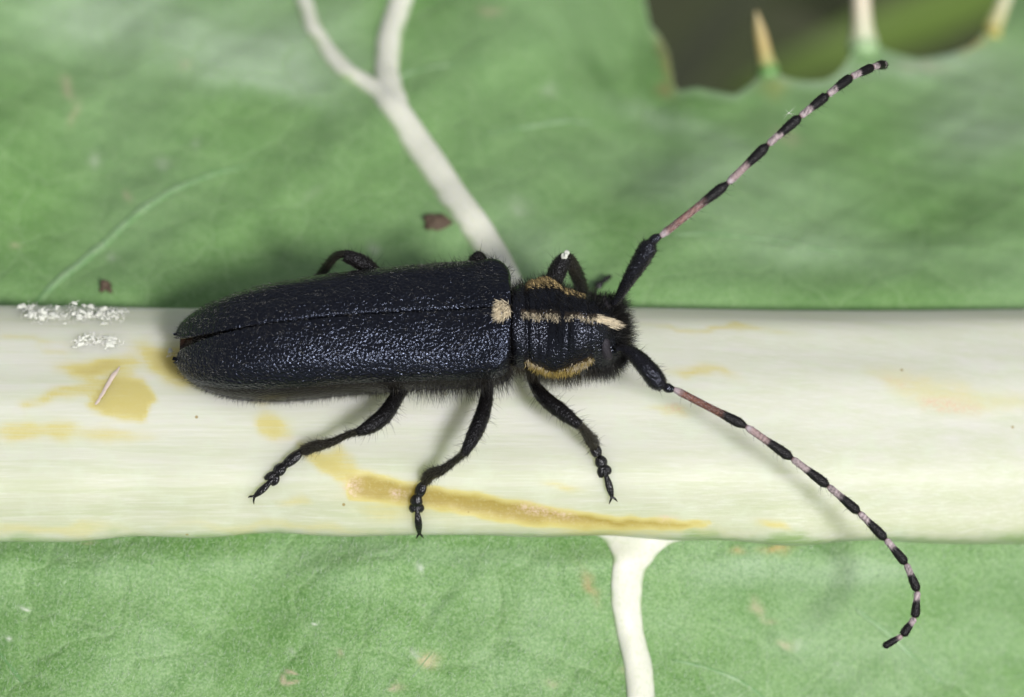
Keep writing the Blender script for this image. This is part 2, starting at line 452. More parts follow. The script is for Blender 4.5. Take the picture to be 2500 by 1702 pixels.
S_(poly_mask(px + 4 * wj(V), py + 3 * wj(V), [(845, 1160), (900, 1158), (990, 1176), (1100, 1196), (1250, 1222), (1380, 1247), (1500, 1264), (1735, 1276), (1690, 1290), (1500, 1294), (1300, 1284), (1100, 1250), (1010, 1234), (920, 1226), (850, 1214)], 16), 1.0)
S_(blob(jx, jy, 1000, 1230, 180, 42, 6, 2), .30); S_(blob(jx, jy, 1500, 1290, 300, 20, 2, 2), .34)
S_(poly_mask(jx, jy, [(2120, 905), (2250, 900), (2400, 955), (2560, 960), (2560, 1000), (2350, 1000), (2180, 970)], 34), .26)
S_(blob(jx, jy, 1700, 912, 110, 14, 4, 3), .36); S_(blob(jx, jy, 1640, 1005, 60, 16, 0, 3), .30); S_(blob(jx, jy, 1760, 795, 170, 8, 2, 3), .34)
S_(blob(jx, jy, 1900, 1285, 60, 16, 10, 3), .38); S_(blob(jx, jy, 1370, 1185, 50, 12, 0, 3), .3); S_(blob(jx, jy, 700, 1225, 40, 12, 0, 3), .28)
S_(blob(jx, jy, 150, 850, 60, 9, 0, 3), .26); S_(blob(jx, jy, 90, 1290, 260, 18, 0, 3), .26); S_(blob(jx, jy, 700, 1290, 300, 14, 0, 3), .24)
S_(blob(jx, jy, 60, 830, 140, 8, 0, 3), .28)
for q in ((1330, 1256, 70, 15, 6), (1615, 1277, 26, 8, 4), (870, 1185, 22, 24, 60), (980, 1215, 14, 8, 0), (2320, 985, 60, 14, 6), (2200, 930, 30, 6, 0), (1650, 1003, 25, 7, 0)):
    cork = np.maximum(cork, blob(jx, jy, q[0], q[1], q[2], q[3], q[4], 3))
scar = sm(.85, 1.0, stain)
V = V - nrm.reshape(-1, 3) * (.07 * scar)[:, None]
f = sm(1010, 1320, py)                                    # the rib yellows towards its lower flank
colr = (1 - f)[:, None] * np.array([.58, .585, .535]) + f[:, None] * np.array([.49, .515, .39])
g = sm(860, 760, py); colr = colr * (1 - g)[:, None] + g[:, None] * np.array([.60, .61, .52])  # top edge lightened in colour against the sun's terminator
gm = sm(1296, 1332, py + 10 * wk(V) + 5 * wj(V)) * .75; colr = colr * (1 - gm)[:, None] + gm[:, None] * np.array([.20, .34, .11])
F = grid_faces(nx, nt_, True)
rib = mesh('midrib', V, F, M_ST, leaf, colr, attrs={'stain': stain, 'cork': cork})
rib['label'] = 'thick pale midrib with yellow stains'

# --- blades
def blade(name, fz, rows, top_fn, start, mat, bloom_sheen_fn, marks, step):
    cols = (np.arange(-1100, 3601, step) - 1250) / S
    Gd = []
    sgn = 1 if start > 0 else -1
    tt = np.linspace(0, 1, rows)
    for xw in cols:
        y0 = float(st_y(xw)) + start
        ys = y0 + sgn * np.linspace(0, 30, 900); xx = np.full(900, xw)
        q, r = proj(np.stack([xx, ys, fz(xx, ys)], -1))
        lim = top_fn(q); out = (r < lim) if sgn > 0 else (r > lim)
        i = int(np.argmax(out)) if out.any() else 899
        ys = y0 + (ys[i] - y0) * tt; xx = np.full(rows, xw)
        Gd.append(np.stack([xx, ys, fz(xx, ys)], -1))
    Gd = np.array(Gd); Vb = Gd.reshape(-1, 3); pxb, pyb = proj(Vb)
    wob = Wave(31, .8); qx = pxb + 6 * wob(Vb); qy = pyb + 6 * wob(Vb + 9)
    cc = np.tile(np.array([.45, .36, .25]), (len(Vb), 1)); mk = np.zeros(len(Vb))
    for (fn, c, k) in marks:
        mm = fn(qx, qy) * k; w_ = (mm > mk); cc[w_] = c; mk = np.maximum(mk, mm)
    o = mesh(name, Vb, [f_[::-sgn] for f_ in grid_faces(len(cols), rows, False)], mat, leaf, cc, attrs={'bloom_sheen': np.clip(bloom_sheen_fn(qx, qy, Vb) + (.5 * sm(.95, .995, np.tile(tt, len(cols))) if sgn > 0 else 0), 0, 1), 'mark': mk})
    md = o.modifiers.new('thickness', 'SOLIDIFY'); md.thickness = .28; md.offset = -1
    return o, Gd
TOPX = [-3000, 1430, 1540, 1562, 1586, 1608, 1634, 1644, 1655, 1700, 1760, 1795, 1825, 1845, 1857, 1866, 1874, 1882, 1892, 1908, 1935, 1975, 2015, 2040, 2062, 2078, 2090, 2100, 2112, 2122, 2134, 2152, 2185, 2242, 2323, 2375, 2402, 2418, 2432, 2446, 2458, 2475, 2520, 4000]
TOPY = [-330, -330, -330, -60, 60, 85, 130, 205, 222, 214, 226, 232, 212, 196, 176, 150, 136, 146, 168, 186, 194, 198, 196, 184, 162, 132, 96, 70, 66, 84, 104, 118, 130, 144, 131, 110, 84, 54, 18, -30, -80, -140, -330, -330]
def top_u(x): return np.interp(x, TOPX, TOPY)
TAN = np.array([.46, .38, .28]); PALE = np.array([.42, .48, .38]); BRN = np.array([.14, .07, .04]); DKG = np.array([.03, .10, .015]); YEL = np.array([.42, .33, .07])
B = lambda *a, **k: (lambda x, y: blob(x, y, *a, **k))
marks_u = [(B(165, 215, 10, 32, -20), TAN, .6), (B(182, 275, 9, 30, 25), TAN, .5), (B(232, 392, 14, 20), PALE, .6), (B(395, 402, 16, 12), PALE, .5),
           (B(450, 155, 12, 12), TAN, .5), (B(310, 480, 9, 12), TAN, .5), (B(35, 600, 12, 10), TAN, .6), (B(275, 630, 10, 12), PALE, .5), (B(480, 350, 10, 10), PALE, .4),
           (B(915, 605, 14, 16), PALE, .6), (B(1195, 22, 26, 14), TAN, .55), (B(1270, 505, 22, 16), PALE, .5), (B(1345, 225, 22, 14), PALE, .35), (B(1920, 335, 30, 14, 20), TAN, .4),
           (B(1625, 150, 16, 70, -20, 3), np.array([.30, .20, .09]), .6), (B(1625, 218, 30, 16, 0, 3), np.array([.34, .24, .12]), .6), (B(2375, 108, 36, 12, -25, 3), YEL, .7), (B(2250, 162, 60, 8, 2), TAN, .4), (B(1890, 215, 30, 22), YEL, .35),
           (B(1470, 190, 20, 130, -28), DKG, .35), (B(760, 470, 12, 40, 50), PALE, .2), (B(640, 540, 40, 10, -40), DKG, .25), (B(980, 575, 50, 12, -20), DKG, .25), (B(560, 225, 90, 8, 3), DKG, .15)]  # dark green diagonal near the gap is the fold's shade painted in
def bloom_sheen_u(x, y, P):  # waxy bloom, with sky sheen and a fold-crest highlight painted in
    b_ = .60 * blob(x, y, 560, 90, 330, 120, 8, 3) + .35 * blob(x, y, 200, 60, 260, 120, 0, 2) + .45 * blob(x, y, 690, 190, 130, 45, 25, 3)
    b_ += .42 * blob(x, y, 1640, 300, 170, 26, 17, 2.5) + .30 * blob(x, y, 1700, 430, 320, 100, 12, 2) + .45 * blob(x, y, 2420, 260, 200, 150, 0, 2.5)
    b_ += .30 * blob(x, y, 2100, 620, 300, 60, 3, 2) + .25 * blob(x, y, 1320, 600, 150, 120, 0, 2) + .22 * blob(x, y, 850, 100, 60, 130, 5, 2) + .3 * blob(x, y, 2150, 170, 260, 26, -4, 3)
    return b_ * 1.45 * (.85 + .3 * wv2(P)) + .17 + .08 * wv1(P)  # base offset pales the whole blade to make up for weak sky fill
up_blade, GU = blade('leaf_blade', upper_z, 130, top_u, 3.0, M_LU, bloom_sheen_u, marks_u, 6)
up_blade['label'] = 'blade with spiny notched margin beyond the midrib'
def arc(cx, cy, r, a0, a1, wd):
    def fn(x, y):
        d = np.hypot(x - cx, y - cy); a = np.degrees(np.arctan2(y - cy, x - cx)) % 360
        return np.exp(-((d - r) / wd) ** 2) * ((a > a0) & (a < a1))
    return fn
marks_l = [(arc(712, 1656, 16, 20, 300, 5), TAN, .9), (B(1045, 1615, 22, 16), np.array([.55, .42, .28]), .8), (B(1020, 1600, 20, 8, 40), PALE, .7), (B(965, 1680, 20, 10), TAN, .8),
           (B(1440, 1430, 12, 36, -25), np.array([.45, .28, .16]), .6), (B(1850, 1490, 12, 26, -15), TAN, .6), (B(1880, 1515, 18, 8), TAN, .5), (B(1915, 1575, 20, 10, 30), TAN, .6), (B(1945, 1578, 10, 12), PALE, .5),
           (B(1895, 1343, 30, 10, -8), np.array([.55, .33, .12]), .75), (B(1800, 1345, 18, 8), np.array([.5, .33, .15]), .5), (B(215, 1325, 22, 5), TAN, .7), (B(110, 1320, 18, 4), PALE, .8), (B(290, 1322, 10, 4), PALE, .8),
           (B(765, 1517, 8, 5), np.array([.7, .72, .68]), .9), (B(62, 1485, 7, 5), np.array([.7, .72, .68]), .9), (B(27, 1567, 5, 5), np.array([.7, .72, .68]), .8), (B(1020, 1383, 5, 14), np.array([.62, .64, .62]), .8), (B(710, 1585, 10, 5, 40), PALE, .7),
           (B(1085, 1470, 12, 70, 38, 3), DKG, .55), (B(1150, 1400, 10, 40, 30), DKG, .35), (B(960, 1660, 10, 60, 35), DKG, .45), (B(1890, 1560, 60, 10, 45), DKG, .35), (B(2010, 1350, 40, 14, 20), DKG, .4), (B(1350, 1670, 14, 8), TAN, .4), (B(1520, 1640, 14, 9), TAN, .4), (B(820, 1590, 10, 5, 40), TAN, .6)]
def bloom_l(x, y, P):
    b_ = .30 * blob(x, y, 1150, 1355, 380, 26, 2, 3) + .40 * blob(x, y, 1950, 1395, 420, 36, 0, 3) + .30 * blob(x, y, 2000, 1480, 500, 180, 0, 2) + .25 * blob(x, y, 520, 1380, 300, 40, 0, 2)
    return b_ * (.8 + .4 * wv2(P)) + .08 + .08 * wv1(P) + .05 * wv3(P)
lo_blade, GL = blade('leaf_blade', lower_z, 130, lambda x: 1900.0 + 0 * x, -3.0, M_LL, bloom_l, marks_l, 11)
lo_blade['label'] = 'downy blade below the midrib'

# --- veins: raised ribs half sunk in the blade
def vein_col(h, V_, mat):
    lo_, hi_ = (np.array([.26, .38, .18]), np.array([.60, .615, .545])) if mat is M_VN else (np.array([.12, .26, .09]), np.array([.21, .34, .18]))
    k_ = sm(.0, .55, h + .12 * wv3(V_ * 2))[:, None]
    return lo_ * (1 - k_) + hi_ * k_
def vein(pix, wpx, fz, mat, sink=.25, n=60, flat=.8, label=None):
    P = np.array([on_surf(a, b, fz) for a, b in pix])
    C = catmull(P, n); C[:, 2] = fz(C[:, 0], C[:, 1])
    w = catmull(np.asarray(wpx, float)[:, None], n)[:, 0] / S / 2
    C[:, 2] -= w * sink
    vcol = lambda V_, t: vein_col(np.clip((V_[:, 2] - fz(V_[:, 0], V_[:, 1])) / (w.mean() * .8), 0, 1), V_, mat)
    o, _, _ = tube('vein', C, w, mat, leaf, vcol, n=n, m=18, flat=flat, flat_axis=(0, .1, 1), rough=.012, wave=wv3)
    if label: o['label'] = label
    return o
vein([(1262, 775), (1225, 670), (1190, 600), (1135, 520), (1070, 430), (985, 301), (930, 232), (885, 200), (840, 172), (775, 86), (743, 0), (715, -120), (700, -320)],
     [96, 94, 90, 90, 92, 88, 68, 58, 56, 52, 50, 46, 42], upper_z, M_VN, n=80, label='thick pale side vein forking towards the top')
vein([(985, 301), (960, 245), (946, 200), (943, 172), (953, 86), (977, 0), (1005, -120), (1030, -320)], [60, 76, 76, 74, 74, 70, 66, 60], upper_z, M_VN)
def ribbon(rows, fz, mat, label, h, m=28):
    """a low rib with its own outline: rows of (py, left px, right px)"""
    R = catmull(np.array(rows, float), 90); Gd = []
    for (py_, xl, xr) in R:
        hw = (xr - xl) / 2; row = []
        for u in np.linspace(-1, 1, m):
            u2 = math.sin(u * math.pi / 2); p = on_surf((xl + xr) / 2 + hw * u2, py_, fz)
            p[2] += h * math.sqrt(max(0, 1 - u2 * u2)) ** 1.2 - .03; row.append(p)
        Gd.append(row)
    Gd = np.array(Gd) + .0; V = Gd.reshape(-1, 3); V = V + np.array([0, 0, 1.0]) * (.02 * wv3(V))[:, None]
    F = grid_faces(len(R), m, False)
    hh = np.tile(np.sqrt(np.clip(1 - np.sin(np.linspace(-1, 1, m) * math.pi / 2) ** 2, 0, 1)), len(R))
    o = mesh('vein', V, F, mat, leaf, vein_col(hh * .9, V, mat)); o['label'] = label
ribbon([(1285, 1380, 1900), (1300, 1425, 1830), (1312, 1462, 1700), (1322, 1474, 1660), (1334, 1483, 1630), (1350, 1491, 1610), (1372, 1495, 1594), (1405, 1492, 1574), (1465, 1491, 1568), (1525, 1500, 1570), (1580, 1512, 1582), (1630, 1523, 1594), (1710, 1530, 1600), (1895, 1545, 1608)],
       lower_z, M_VN, 'pale side vein flaring out of the midrib and running down', .34)
for pts, w in (([(90, 740), (190, 650), (300, 555), (400, 480), (520, 425), (640, 395)], [26, 30, 34, 30, 20, 8]),
               ([(1180, 330), (1290, 310), (1380, 296), (1450, 300)], [6, 14, 14, 6]),
               ([(1640, 575), (1780, 575), (1900, 590), (2060, 620)], [8, 16, 14, 8]),
               ([(960, 190), (1060, 165), (1180, 150)], [20, 14, 6])):
    vein(pts, w, upper_z, M_VG, .32, 30, .6)
for pts, w in (([(-60, 1520), (10, 1600), (50, 1655), (90, 1710), (150, 1800)], [22, 22, 20, 20, 18]),
               ([(2090, 1485), (2170, 1545), (2250, 1620), (2340, 1700), (2450, 1790)], [8, 18, 18, 20, 20]),
               ([(1640, 1610), (1760, 1640), (1850, 1690), (1950, 1770)], [6, 16, 16, 14]),
               ([(1055, 1590), (1000, 1660), (960, 1720), (930, 1800)], [6, 10, 12, 12])):
    vein(pts, w, lower_z, M_VG, .62, 30, .6)

# --- spines on the margin
def spine_mat():
    m, nt, b = new_mat('spine_skin'); vc = nd(nt, 'ShaderNodeVertexColor'); vc.layer_name = 'Col'
    nt.links.new(vc.outputs['Color'], b.inputs['Base Color']); b.inputs['Roughness'].default_value = .4
    bump(nt, b, noise(nt, coords(nt), 5, 4), .2, .05)
    b.inputs['Subsurface Weight'].default_value = .3; b.inputs['Subsurface Radius'].default_value = (.6, .5, .3); b.inputs['Subsurface Scale'].default_value = .4
    return m
M_SP = spine_mat()
def spine(base, tip, w0, c0, c1, c2, dw):
    p0 = on_surf(base[0], base[1], upper_z); wb = float((p0 - T) @ DV)
    p1 = at(base[0] * .35 + tip[0] * .65, base[1] * .35 + tip[1] * .65, wb - dw * .6); p2 = at(tip[0], tip[1], wb - dw)
    pm = at(base[0] * .8 + tip[0] * .2, base[1] * .8 + tip[1] * .2, wb - dw * .2)
    pb = p0 + np.array([0, -.5, .0]); pb[2] = float(upper_z(pb[0], pb[1])) - .05
    col = lambda V_, t: np.where(t[:, None] < .62, np.array(c0) + (np.array(c1) - np.array(c0)) * (np.clip(t[:, None] - .2, 0, 1) / .42), np.array(c1) + (np.array(c2) - np.array(c1)) * ((t[:, None] - .62) / .38))
    r = np.array(w0) / S / 2
    tube('spine', [pb, p0, pm, p1, p2], r, M_SP, leaf, col, n=40, m=14)
GRN = (.14, .30, .09)
spine((1874, 168), (1846, 28), [40, 62, 44, 32, 6], GRN, (.42, .33, .14), (.44, .36, .20), 1.0)
spine((2107, 110), (2096, -150), [60, 90, 60, 44, 12], (.28, .42, .22), (.56, .50, .40), (.52, .44, .36), 1.0)
spine((2424, 70), (2520, -170), [40, 50, 42, 30, 12], (.40, .36, .10), (.50, .50, .36), (.55, .48, .34), 1.0)

# --- down on the lower blade
Pn = grid_normals(GL, False); Pn *= np.sign(Pn[..., 2:3])
Ph, Nh, Th = pick(GL, Pn, 26000, False)
hx, hy = proj(Ph); k = (hx > -60) & (hx < 2560) & (hy < 1760) & (hy > 1300)
Ph, Nh = Ph[k], Nh[k]
Td = np.tile(np.array([.35, .8, .1]), (len(Ph), 1))
M_DN = hairmat('leaf_down', (.42, .52, .40), .6, .3, .3)
hair('leaf_down', Ph, Nh, Td, .20, .25, M_DN, leaf, radius=.006, jitter=.4)

# ================================================================== THE BEETLE
root_loc = (0, 0, 0)
beetle = tag(empty('longhorn_beetle'), 'black longhorn beetle with banded antennae and yellow striped thorax standing on the midrib', 'beetle')

# rows: px x, top outline, bottom outline, back line (suture), half gap
ELY = np.array([
 (1247, 676, 908, 752, 0), (1243, 660, 922, 750, 0), (1235, 647, 932, 748, 0), (1222, 640, 939, 747, 0), (1200, 636.5, 944, 748, 0), (1150, 635, 948, 752, 0), (1100, 638, 950, 755, 0), (1050, 642, 952, 757, 0), (950, 651, 960, 762, 0),
 (850, 661, 968, 768, 0), (750, 675, 980, 778, 0), (680, 687, 984, 786, .3), (620, 701, 982, 795, .4), (570, 715, 977, 805, 1), (530, 732, 967, 814, 2.5),
 (490, 751, 950, 825, 5), (460, 769, 931, 834, 9), (443, 784, 913, 840, 12), (434, 796, 900, 844, 17), (429, 808, 888, 846, 33)], float)
PRO = np.array([(1246, 712, 890, 764, 0), (1252, 703, 897, 761, 0), (1262, 697, 902, 760, 0), (1275, 693, 904, 760, 0), (1290, 691, 906, 761, 0), (1312, 684, 911, 762, 0), (1336, 676, 918, 763, 0), (1352, 681, 922, 764, 0), (1372, 696, 923, 765, 0),
 (1402, 713, 922, 767, 0), (1430, 720, 919, 769, 0), (1446, 723, 915, 770, 0), (1456, 728, 910, 772, 0)], float)
HEA = np.array([(1440, 735, 905, 776, 0), (1450, 727, 911, 772, 0), (1462, 727, 909, 774, 0), (1478, 729, 905, 778, 0), (1492, 735, 897, 784, 0), (1504, 746, 887, 791, 0), (1514, 761, 874, 798, 0), (1521, 780, 860, 806, 0), (1526, 800, 842, 815, 0), (1527.5, 816, 828, 821, 0)], float)
def body_frame(rows, x, ex=2.0):
    """centre y, z and half axes a (across), b (up) of the cross-section seen at pixel column x"""
    o = np.argsort(rows[:, 0]); R = rows[o]
    top, bot, sut = (np.interp(x, R[:, 0], R[:, i]) for i in (1, 2, 3))
    half = (bot - top) / 2 / S; mid = (top + bot) / 2
    b = np.maximum((mid - sut) / S / cE, .06)
    q = ex / (ex - 1.0)
    a = np.maximum(half ** q - np.minimum(b * cE, half * .9) ** q, .0004) ** (1 / q) / sE
    zc = np.interp(x, [420, 560, 800, 1250, 1450, 1530], [1.05, 1.35, 1.62, 1.95, 1.95, 1.80])
    P = np.array([at_z(xx, mm, zz) for xx, mm, zz in zip(np.atleast_1d(x), np.atleast_1d(mid), np.atleast_1d(zc))])
    return P, np.atleast_1d(a), np.atleast_1d(b)
def dens(rows, n):
    """smooth table with n rows, kept dense where the outline turns"""
    R = rows; s = np.concatenate([[0], np.cumsum(np.hypot(np.diff(R[:, 0]) / 3, np.diff(R[:, 1])))])
    u = np.linspace(0, s[-1], n)
    return np.stack([np.interp(u, s, R[:, i]) for i in range(R.shape[1])], 1)
def smooth_rows(R, k=2):
    R = R.copy()
    for _ in range(k): R[1:-1] = (R[:-2] + 2 * R[1:-1] + R[2:]) / 4
    return R
def sp(c, e): return np.sign(c) * np.abs(c) ** e

Etab = smooth_rows(dens(ELY, 150), 6)
EXP = 2.8
Pc, Ea, Eb = body_frame(Etab, Etab[:, 0], EXP)
gap = Etab[:, 4] / S / sE
def elytron(side):
    K = 110
    rings, outs, cens = [], [], []
    for i in range(len(Etab)):
        a, b = Ea[i], Eb[i]
        t0 = math.acos(min(.97, (max(gap[i], .003) / a)) ** (EXP / 2)); t1 = math.radians(-38)
        t = t0 + (t1 - t0) * np.linspace(0, 1, K)
        yy = a * sp(np.cos(t), 2 / EXP); zz = np.where(t > 0, b * sp(np.sin(t), 2 / EXP), np.maximum(b, .35) * sp(np.sin(t), 2 / EXP))
        yy = yy * np.where(t > 0, 1, 1 - .02 * (np.sin(t) / .53) ** 2)
        dmid = yy - max(gap[i], .003)
        zz = zz - .025 * np.exp(-(dmid / .02) ** 2) + .018 * np.exp(-((dmid - .085) / .05) ** 2)
        o = np.stack([np.full(K, Pc[i, 0]), Pc[i, 1] + side * yy, Pc[i, 2] + zz], 1)
        outs.append(o); cens.append(Pc[i] - np.array([0, 0, .3]))
    outs = np.array(outs); cens = np.array(cens)
    # shoulder bump and faint ribs
    x = Etab[:, 0][:, None]; tt = np.linspace(0, 1, K)[None]
    N = grid_normals(outs, False, cens)
    sh = .10 * np.exp(-((x - 1205) / 28) ** 2) * np.exp(-((tt - .52) / .16) ** 2) - .10 * np.exp(-((x - 1200) / 45) ** 2) * np.exp(-((tt - .28) / .12) ** 2)
    sh = sh + .010 * np.sin(tt * 26) * sm(1240, 1100, x) * sm(480, 650, x) + .008 * wv3(outs * 1.3)
    outs = outs + N * (sh * sm(0, .05, tt))[..., None]
    inn = outs - N * .10
    ring = np.concatenate([outs, inn[:, ::-1]], 1)
    n, m = ring.shape[:2]
    V = ring.reshape(-1, 3); F = grid_faces(n, m, True)
    for i in (0, n - 1):
        for j in range(K - 1):
            q = (i * m + j, i * m + j + 1, i * m + m - 2 - j, i * m + m - 1 - j)
            F.append(q if i == 0 else q[::-1])
    o = mesh('elytron', V, F, M_EL, beetle, np.tile(BLACK, (len(V), 1)))
    o['label'] = 'pitted black wing case'
    # short hair lying back towards the tail
    back = lambda k: np.tile(np.array([-1.0, 0, -.05]), (k, 1))
    P, Nn, _ = pick(outs, N, 4600, False)
    hair('hair', P, Nn, back(len(P)), .14, .20, M_HG, o, radius=.0042, jitter=.22, curl=.2)
    # longer dark hair along the outer edge
    mk = np.zeros(outs.shape[:2]); mk[:, int(K * .72):] = 1
    P, Nn, _ = pick(outs, N, 900, False, mk)
    sd = np.tile(np.array([-.6, side * .5, -.1]), (len(P), 1))
    hair('hair', P, Nn, sd, .15, .5, M_HB, o, radius=.006, jitter=.3, curl=.4)
    # fuzz along the upper shoulder
    mk = (sm(900, 1200, x) * np.ones((1, K)) * (tt > .3) * (tt < .95))
    P, Nn, _ = pick(outs, N, 260, False, mk)
    hair('hair', P, Nn, back(len(P)), .30, .75, M_HB, o, radius=.006, jitter=.3)
    return o, outs, N
el_r = elytron(-1); el_l = elytron(1)

def barrel(name, rows, n, mat, parent, bottom, rings=None, colfn=None, bulge=None, m=96, pw=.94):
    R = smooth_rows(dens(rows, n), 4); C, a, b = body_frame(R, R[:, 0])
    th = np.linspace(0, 2 * math.pi, m, endpoint=False)
    bt = np.interp(R[:, 0], bottom[0], bottom[1])
    Gd = np.zeros((n, m, 3))
    for i in range(n):
        z = np.where(np.sin(th) > 0, b[i] * sp(np.sin(th), pw), bt[i] * np.sin(th))
        Gd[i] = np.stack([np.full(m, C[i, 0]), C[i, 1] + a[i] * sp(np.cos(th), pw), C[i, 2] + z], 1)
    N = grid_normals(Gd, True, C)
    if bulge is not None: Gd = Gd + N * bulge(R[:, 0][:, None], th[None], Gd)[..., None]
    V = np.vstack([Gd.reshape(-1, 3), C[:1], C[-1:]]); F = grid_faces(n, m, True)
    p, q = n * m, n * m + 1
    for j in range(m):
        F.append((p, (j + 1) % m, j)); F.append((q, (n - 1) * m + j, (n - 1) * m + (j + 1) % m))
    X = np.concatenate([np.repeat(R[:, 0], m), [R[0, 0], R[-1, 0]]]); TH = np.concatenate([np.tile(th, n), [0, 0]])
    col = np.tile(BLACK, (len(V), 1)) if colfn is None else colfn(V, X, TH)
    o = mesh(name, V, F, mat, parent, col)
    return o, Gd, N, R[:, 0], th

# abdomen and underside of the thorax, below the wing cases
AB = ELY.copy(); AB[:, 1] += 12; AB[:, 2] -= 6; AB[:, 3] += 10
AB[-4:, 0] += (4, 6, 8, 10)
brownish = lambda V, X, TH: np.where((X < 470)[:, None], np.array([.022, .012, .007]), np.array([.008, .007, .006]))
abd, GA, NA, XA, TA = barrel('abdomen', AB, 90, M_LG, beetle, ([420, 470, 600, 900, 1250], [.35, .7, 1.15, 1.45, 1.3]), colfn=brownish)
mk = ((TA > math.pi * 1.0) & (TA < math.pi * 1.45))[None] * sm(470, 700, XA)[:, None]
P, Nn, _ = pick(GA, NA, 1500, True, mk)
hair('hair', P, Nn, np.tile(np.array([-.1, -1.0, -.35]), (len(P), 1)), .26, .25, M_HO, abd, radius=.005, jitter=.25, curl=.3)
mk = ((TA > math.pi * .95) & (TA < math.pi * 1.5))[None] * sm(960, 1100, XA)[:, None]
P, Nn, _ = pick(GA, NA, 800, True, mk)
hair('hair', P, Nn, np.tile(np.array([.1, -1.0, -.4]), (len(P), 1)), 0.55, .25, M_HB, abd, radius=.0068, jitter=.3, curl=.35)

def pro_bulge(x, th, Gd):
    up_ = np.clip(np.sin(th), 0, 1)
    b_ = -.10 * np.exp(-((x - 1288) / 5.0) ** 2) - .05 * np.exp(-((x - 1312) / 4.0) ** 2) * up_ - .05 * np.exp(-((x - 1384) / 6.0) ** 2) * up_ - .06 * np.exp(-((x - 1440) / 5.0) ** 2)
    b_ = b_ + .05 * np.exp(-((x - 1345) / 15.0) ** 2 - ((th - 2.35) / .3) ** 2)
    b_ = b_ + .03 * np.exp(-((x - 1410) / 12.0) ** 2 - ((th - 2.2) / .4) ** 2) + .005 * np.sin(x / 2.6 + 2 * np.sin(th * 3)) * up_ + .015 * wv3(Gd * 2)
    return b_
def band(X, TH):
    """0..1 for the three stripes of pale hair on the pronotum"""
    midl = np.exp(-((TH - 1.60 - .02 * np.sin(X / 9)) / (.055 - .012 * sm(1380, 1440, X))) ** 4) * sm(1268, 1276, X) * (1 - np.exp(-((X - 1372) / 5) ** 4))
    c = 3.02 + .10 * np.sin((X - 1290) / 60.0) - .30 * sm(1360, 1450, X)
    rgt = np.exp(-((TH - c) / (.14 - .06 * sm(1380, 1450, X))) ** 4) * sm(1278, 1296, X) * sm(1450, 1432, X)
    lft = np.exp(-((TH - (.30 + .1 * sm(1360, 1440, X))) / .48) ** 4) * sm(1278, 1296, X) * sm(1440, 1400, X)
    return midl, np.maximum(rgt, lft)
def pro_col(V, X, TH):
    a, b = band(X, TH)
    c = np.tile(BLACK, (len(V), 1)); c = c * (1 - a)[:, None] + a[:, None] * np.array([.04, .03, .018]); c = c * (1 - b)[:, None] + b[:, None] * np.array([.05, .033, .008])
    return c
pro, GP, NP, XP, TP = barrel('pronotum', PRO, 110, M_PR, beetle, ([1246, 1300, 1400, 1456], [1.0, 1.3, 1.4, 1.25]), colfn=pro_col, bulge=pro_bulge)
pro['label'] = 'dark thorax shield with three stripes of yellow hair'
bm_, by_ = band(XP[:, None], TP[None])
P, Nn, _ = pick(GP, NP, 400, True, bm_ * (.35 + sm(-.8, .3, wv3(GP * 3))) + 1e-5)
hair('hair', P, Nn, np.tile(np.array([.1, -.9, .1]), (len(P), 1)), .15, .30, M_HC, pro, radius=.011, jitter=.2)
M_HT = hairmat('tan_hair', (.44, .33, .15), .5, .3, .35)
P, Nn, _ = pick(GP, NP, 720, True, by_ * (TP > 1.6)[None] + 1e-6)
hair('hair', P, Nn, np.tile(np.array([-.1, -.6, .6]), (len(P), 1)), .18, .35, M_HY, pro, radius=.010, jitter=.22)
P, Nn, _ = pick(GP, NP, 260, True, by_ * ((TP > 1.6) & (TP < 3.0))[None] + 1e-6)
hair('hair', P, Nn, np.tile(np.array([-.1, -.6, .6]), (len(P), 1)), .18, .35, M_HC, pro, radius=.010, jitter=.22)
P, Nn, _ = pick(GP, NP, 2600, True, by_ * (TP < 1.6)[None] + 1e-6)
hair('hair', P, Nn, np.tile(np.array([-.9, .2, .1]), (len(P), 1)), .12, .12, M_HT, pro, radius=.012, jitter=.12, curl=0)
mk = ((TP > math.pi * .98) & (TP < math.pi * 1.5))[None] * np.ones((len(XP), 1))
P, Nn, _ = pick(GP, NP, 1500, True, mk)
hair('hair', P, Nn, np.tile(np.array([.1, -1.0, -.4]), (len(P), 1)), .42, .3, M_HO, pro, radius=.0055, jitter=.3, curl=.3)
mk = ((TP < math.pi * .55) | (TP > math.pi * 1.85))[None] * np.ones((len(XP), 1))
P, Nn, _ = pick(GP, NP, 1300, True, mk)
hair('hair', P, Nn, np.tile(np.array([-.2, .3, .6]), (len(P), 1)), .30, .5, M_HB, pro, radius=.006, jitter=.3)

def head_bulge(x, th, Gd):
    P = Gd; qx, qy = proj(P.reshape(-1, 3)); qx = qx.reshape(P.shape[:2]); qy = qy.reshape(P.shape[:2])
    f = np.sin(th) > -.2
    return (.20 * blob(qx, qy, 1506, 858, 15, 15) + .20 * blob(qx, qy, 1499, 742, 14, 14) - .06 * blob(qx, qy, 1510, 800, 14, 22)) * f + .015 * wv3(P * 2)
def head_stripe(V):
    qx, qy = proj(V)
    return poly_mask(qx, qy, [(1447, 767), (1470, 770), (1496, 778), (1513, 791), (1500, 795), (1470, 786), (1447, 777)], 3)
def head_col(V, X, TH):
    a = head_stripe(V) * (np.sin(TH) > 0)
    return BLACK * (1 - a)[:, None] + a[:, None] * np.array([.06, .045, .03])
head, GH, NH, XH, TH_ = barrel('head', HEA, 80, M_PR, beetle, ([1440, 1490, 1528], [1.2, 1.5, .7]), colfn=head_col, bulge=head_bulge, m=110)
head['label'] = 'black bristly head with a pale streak on the brow'
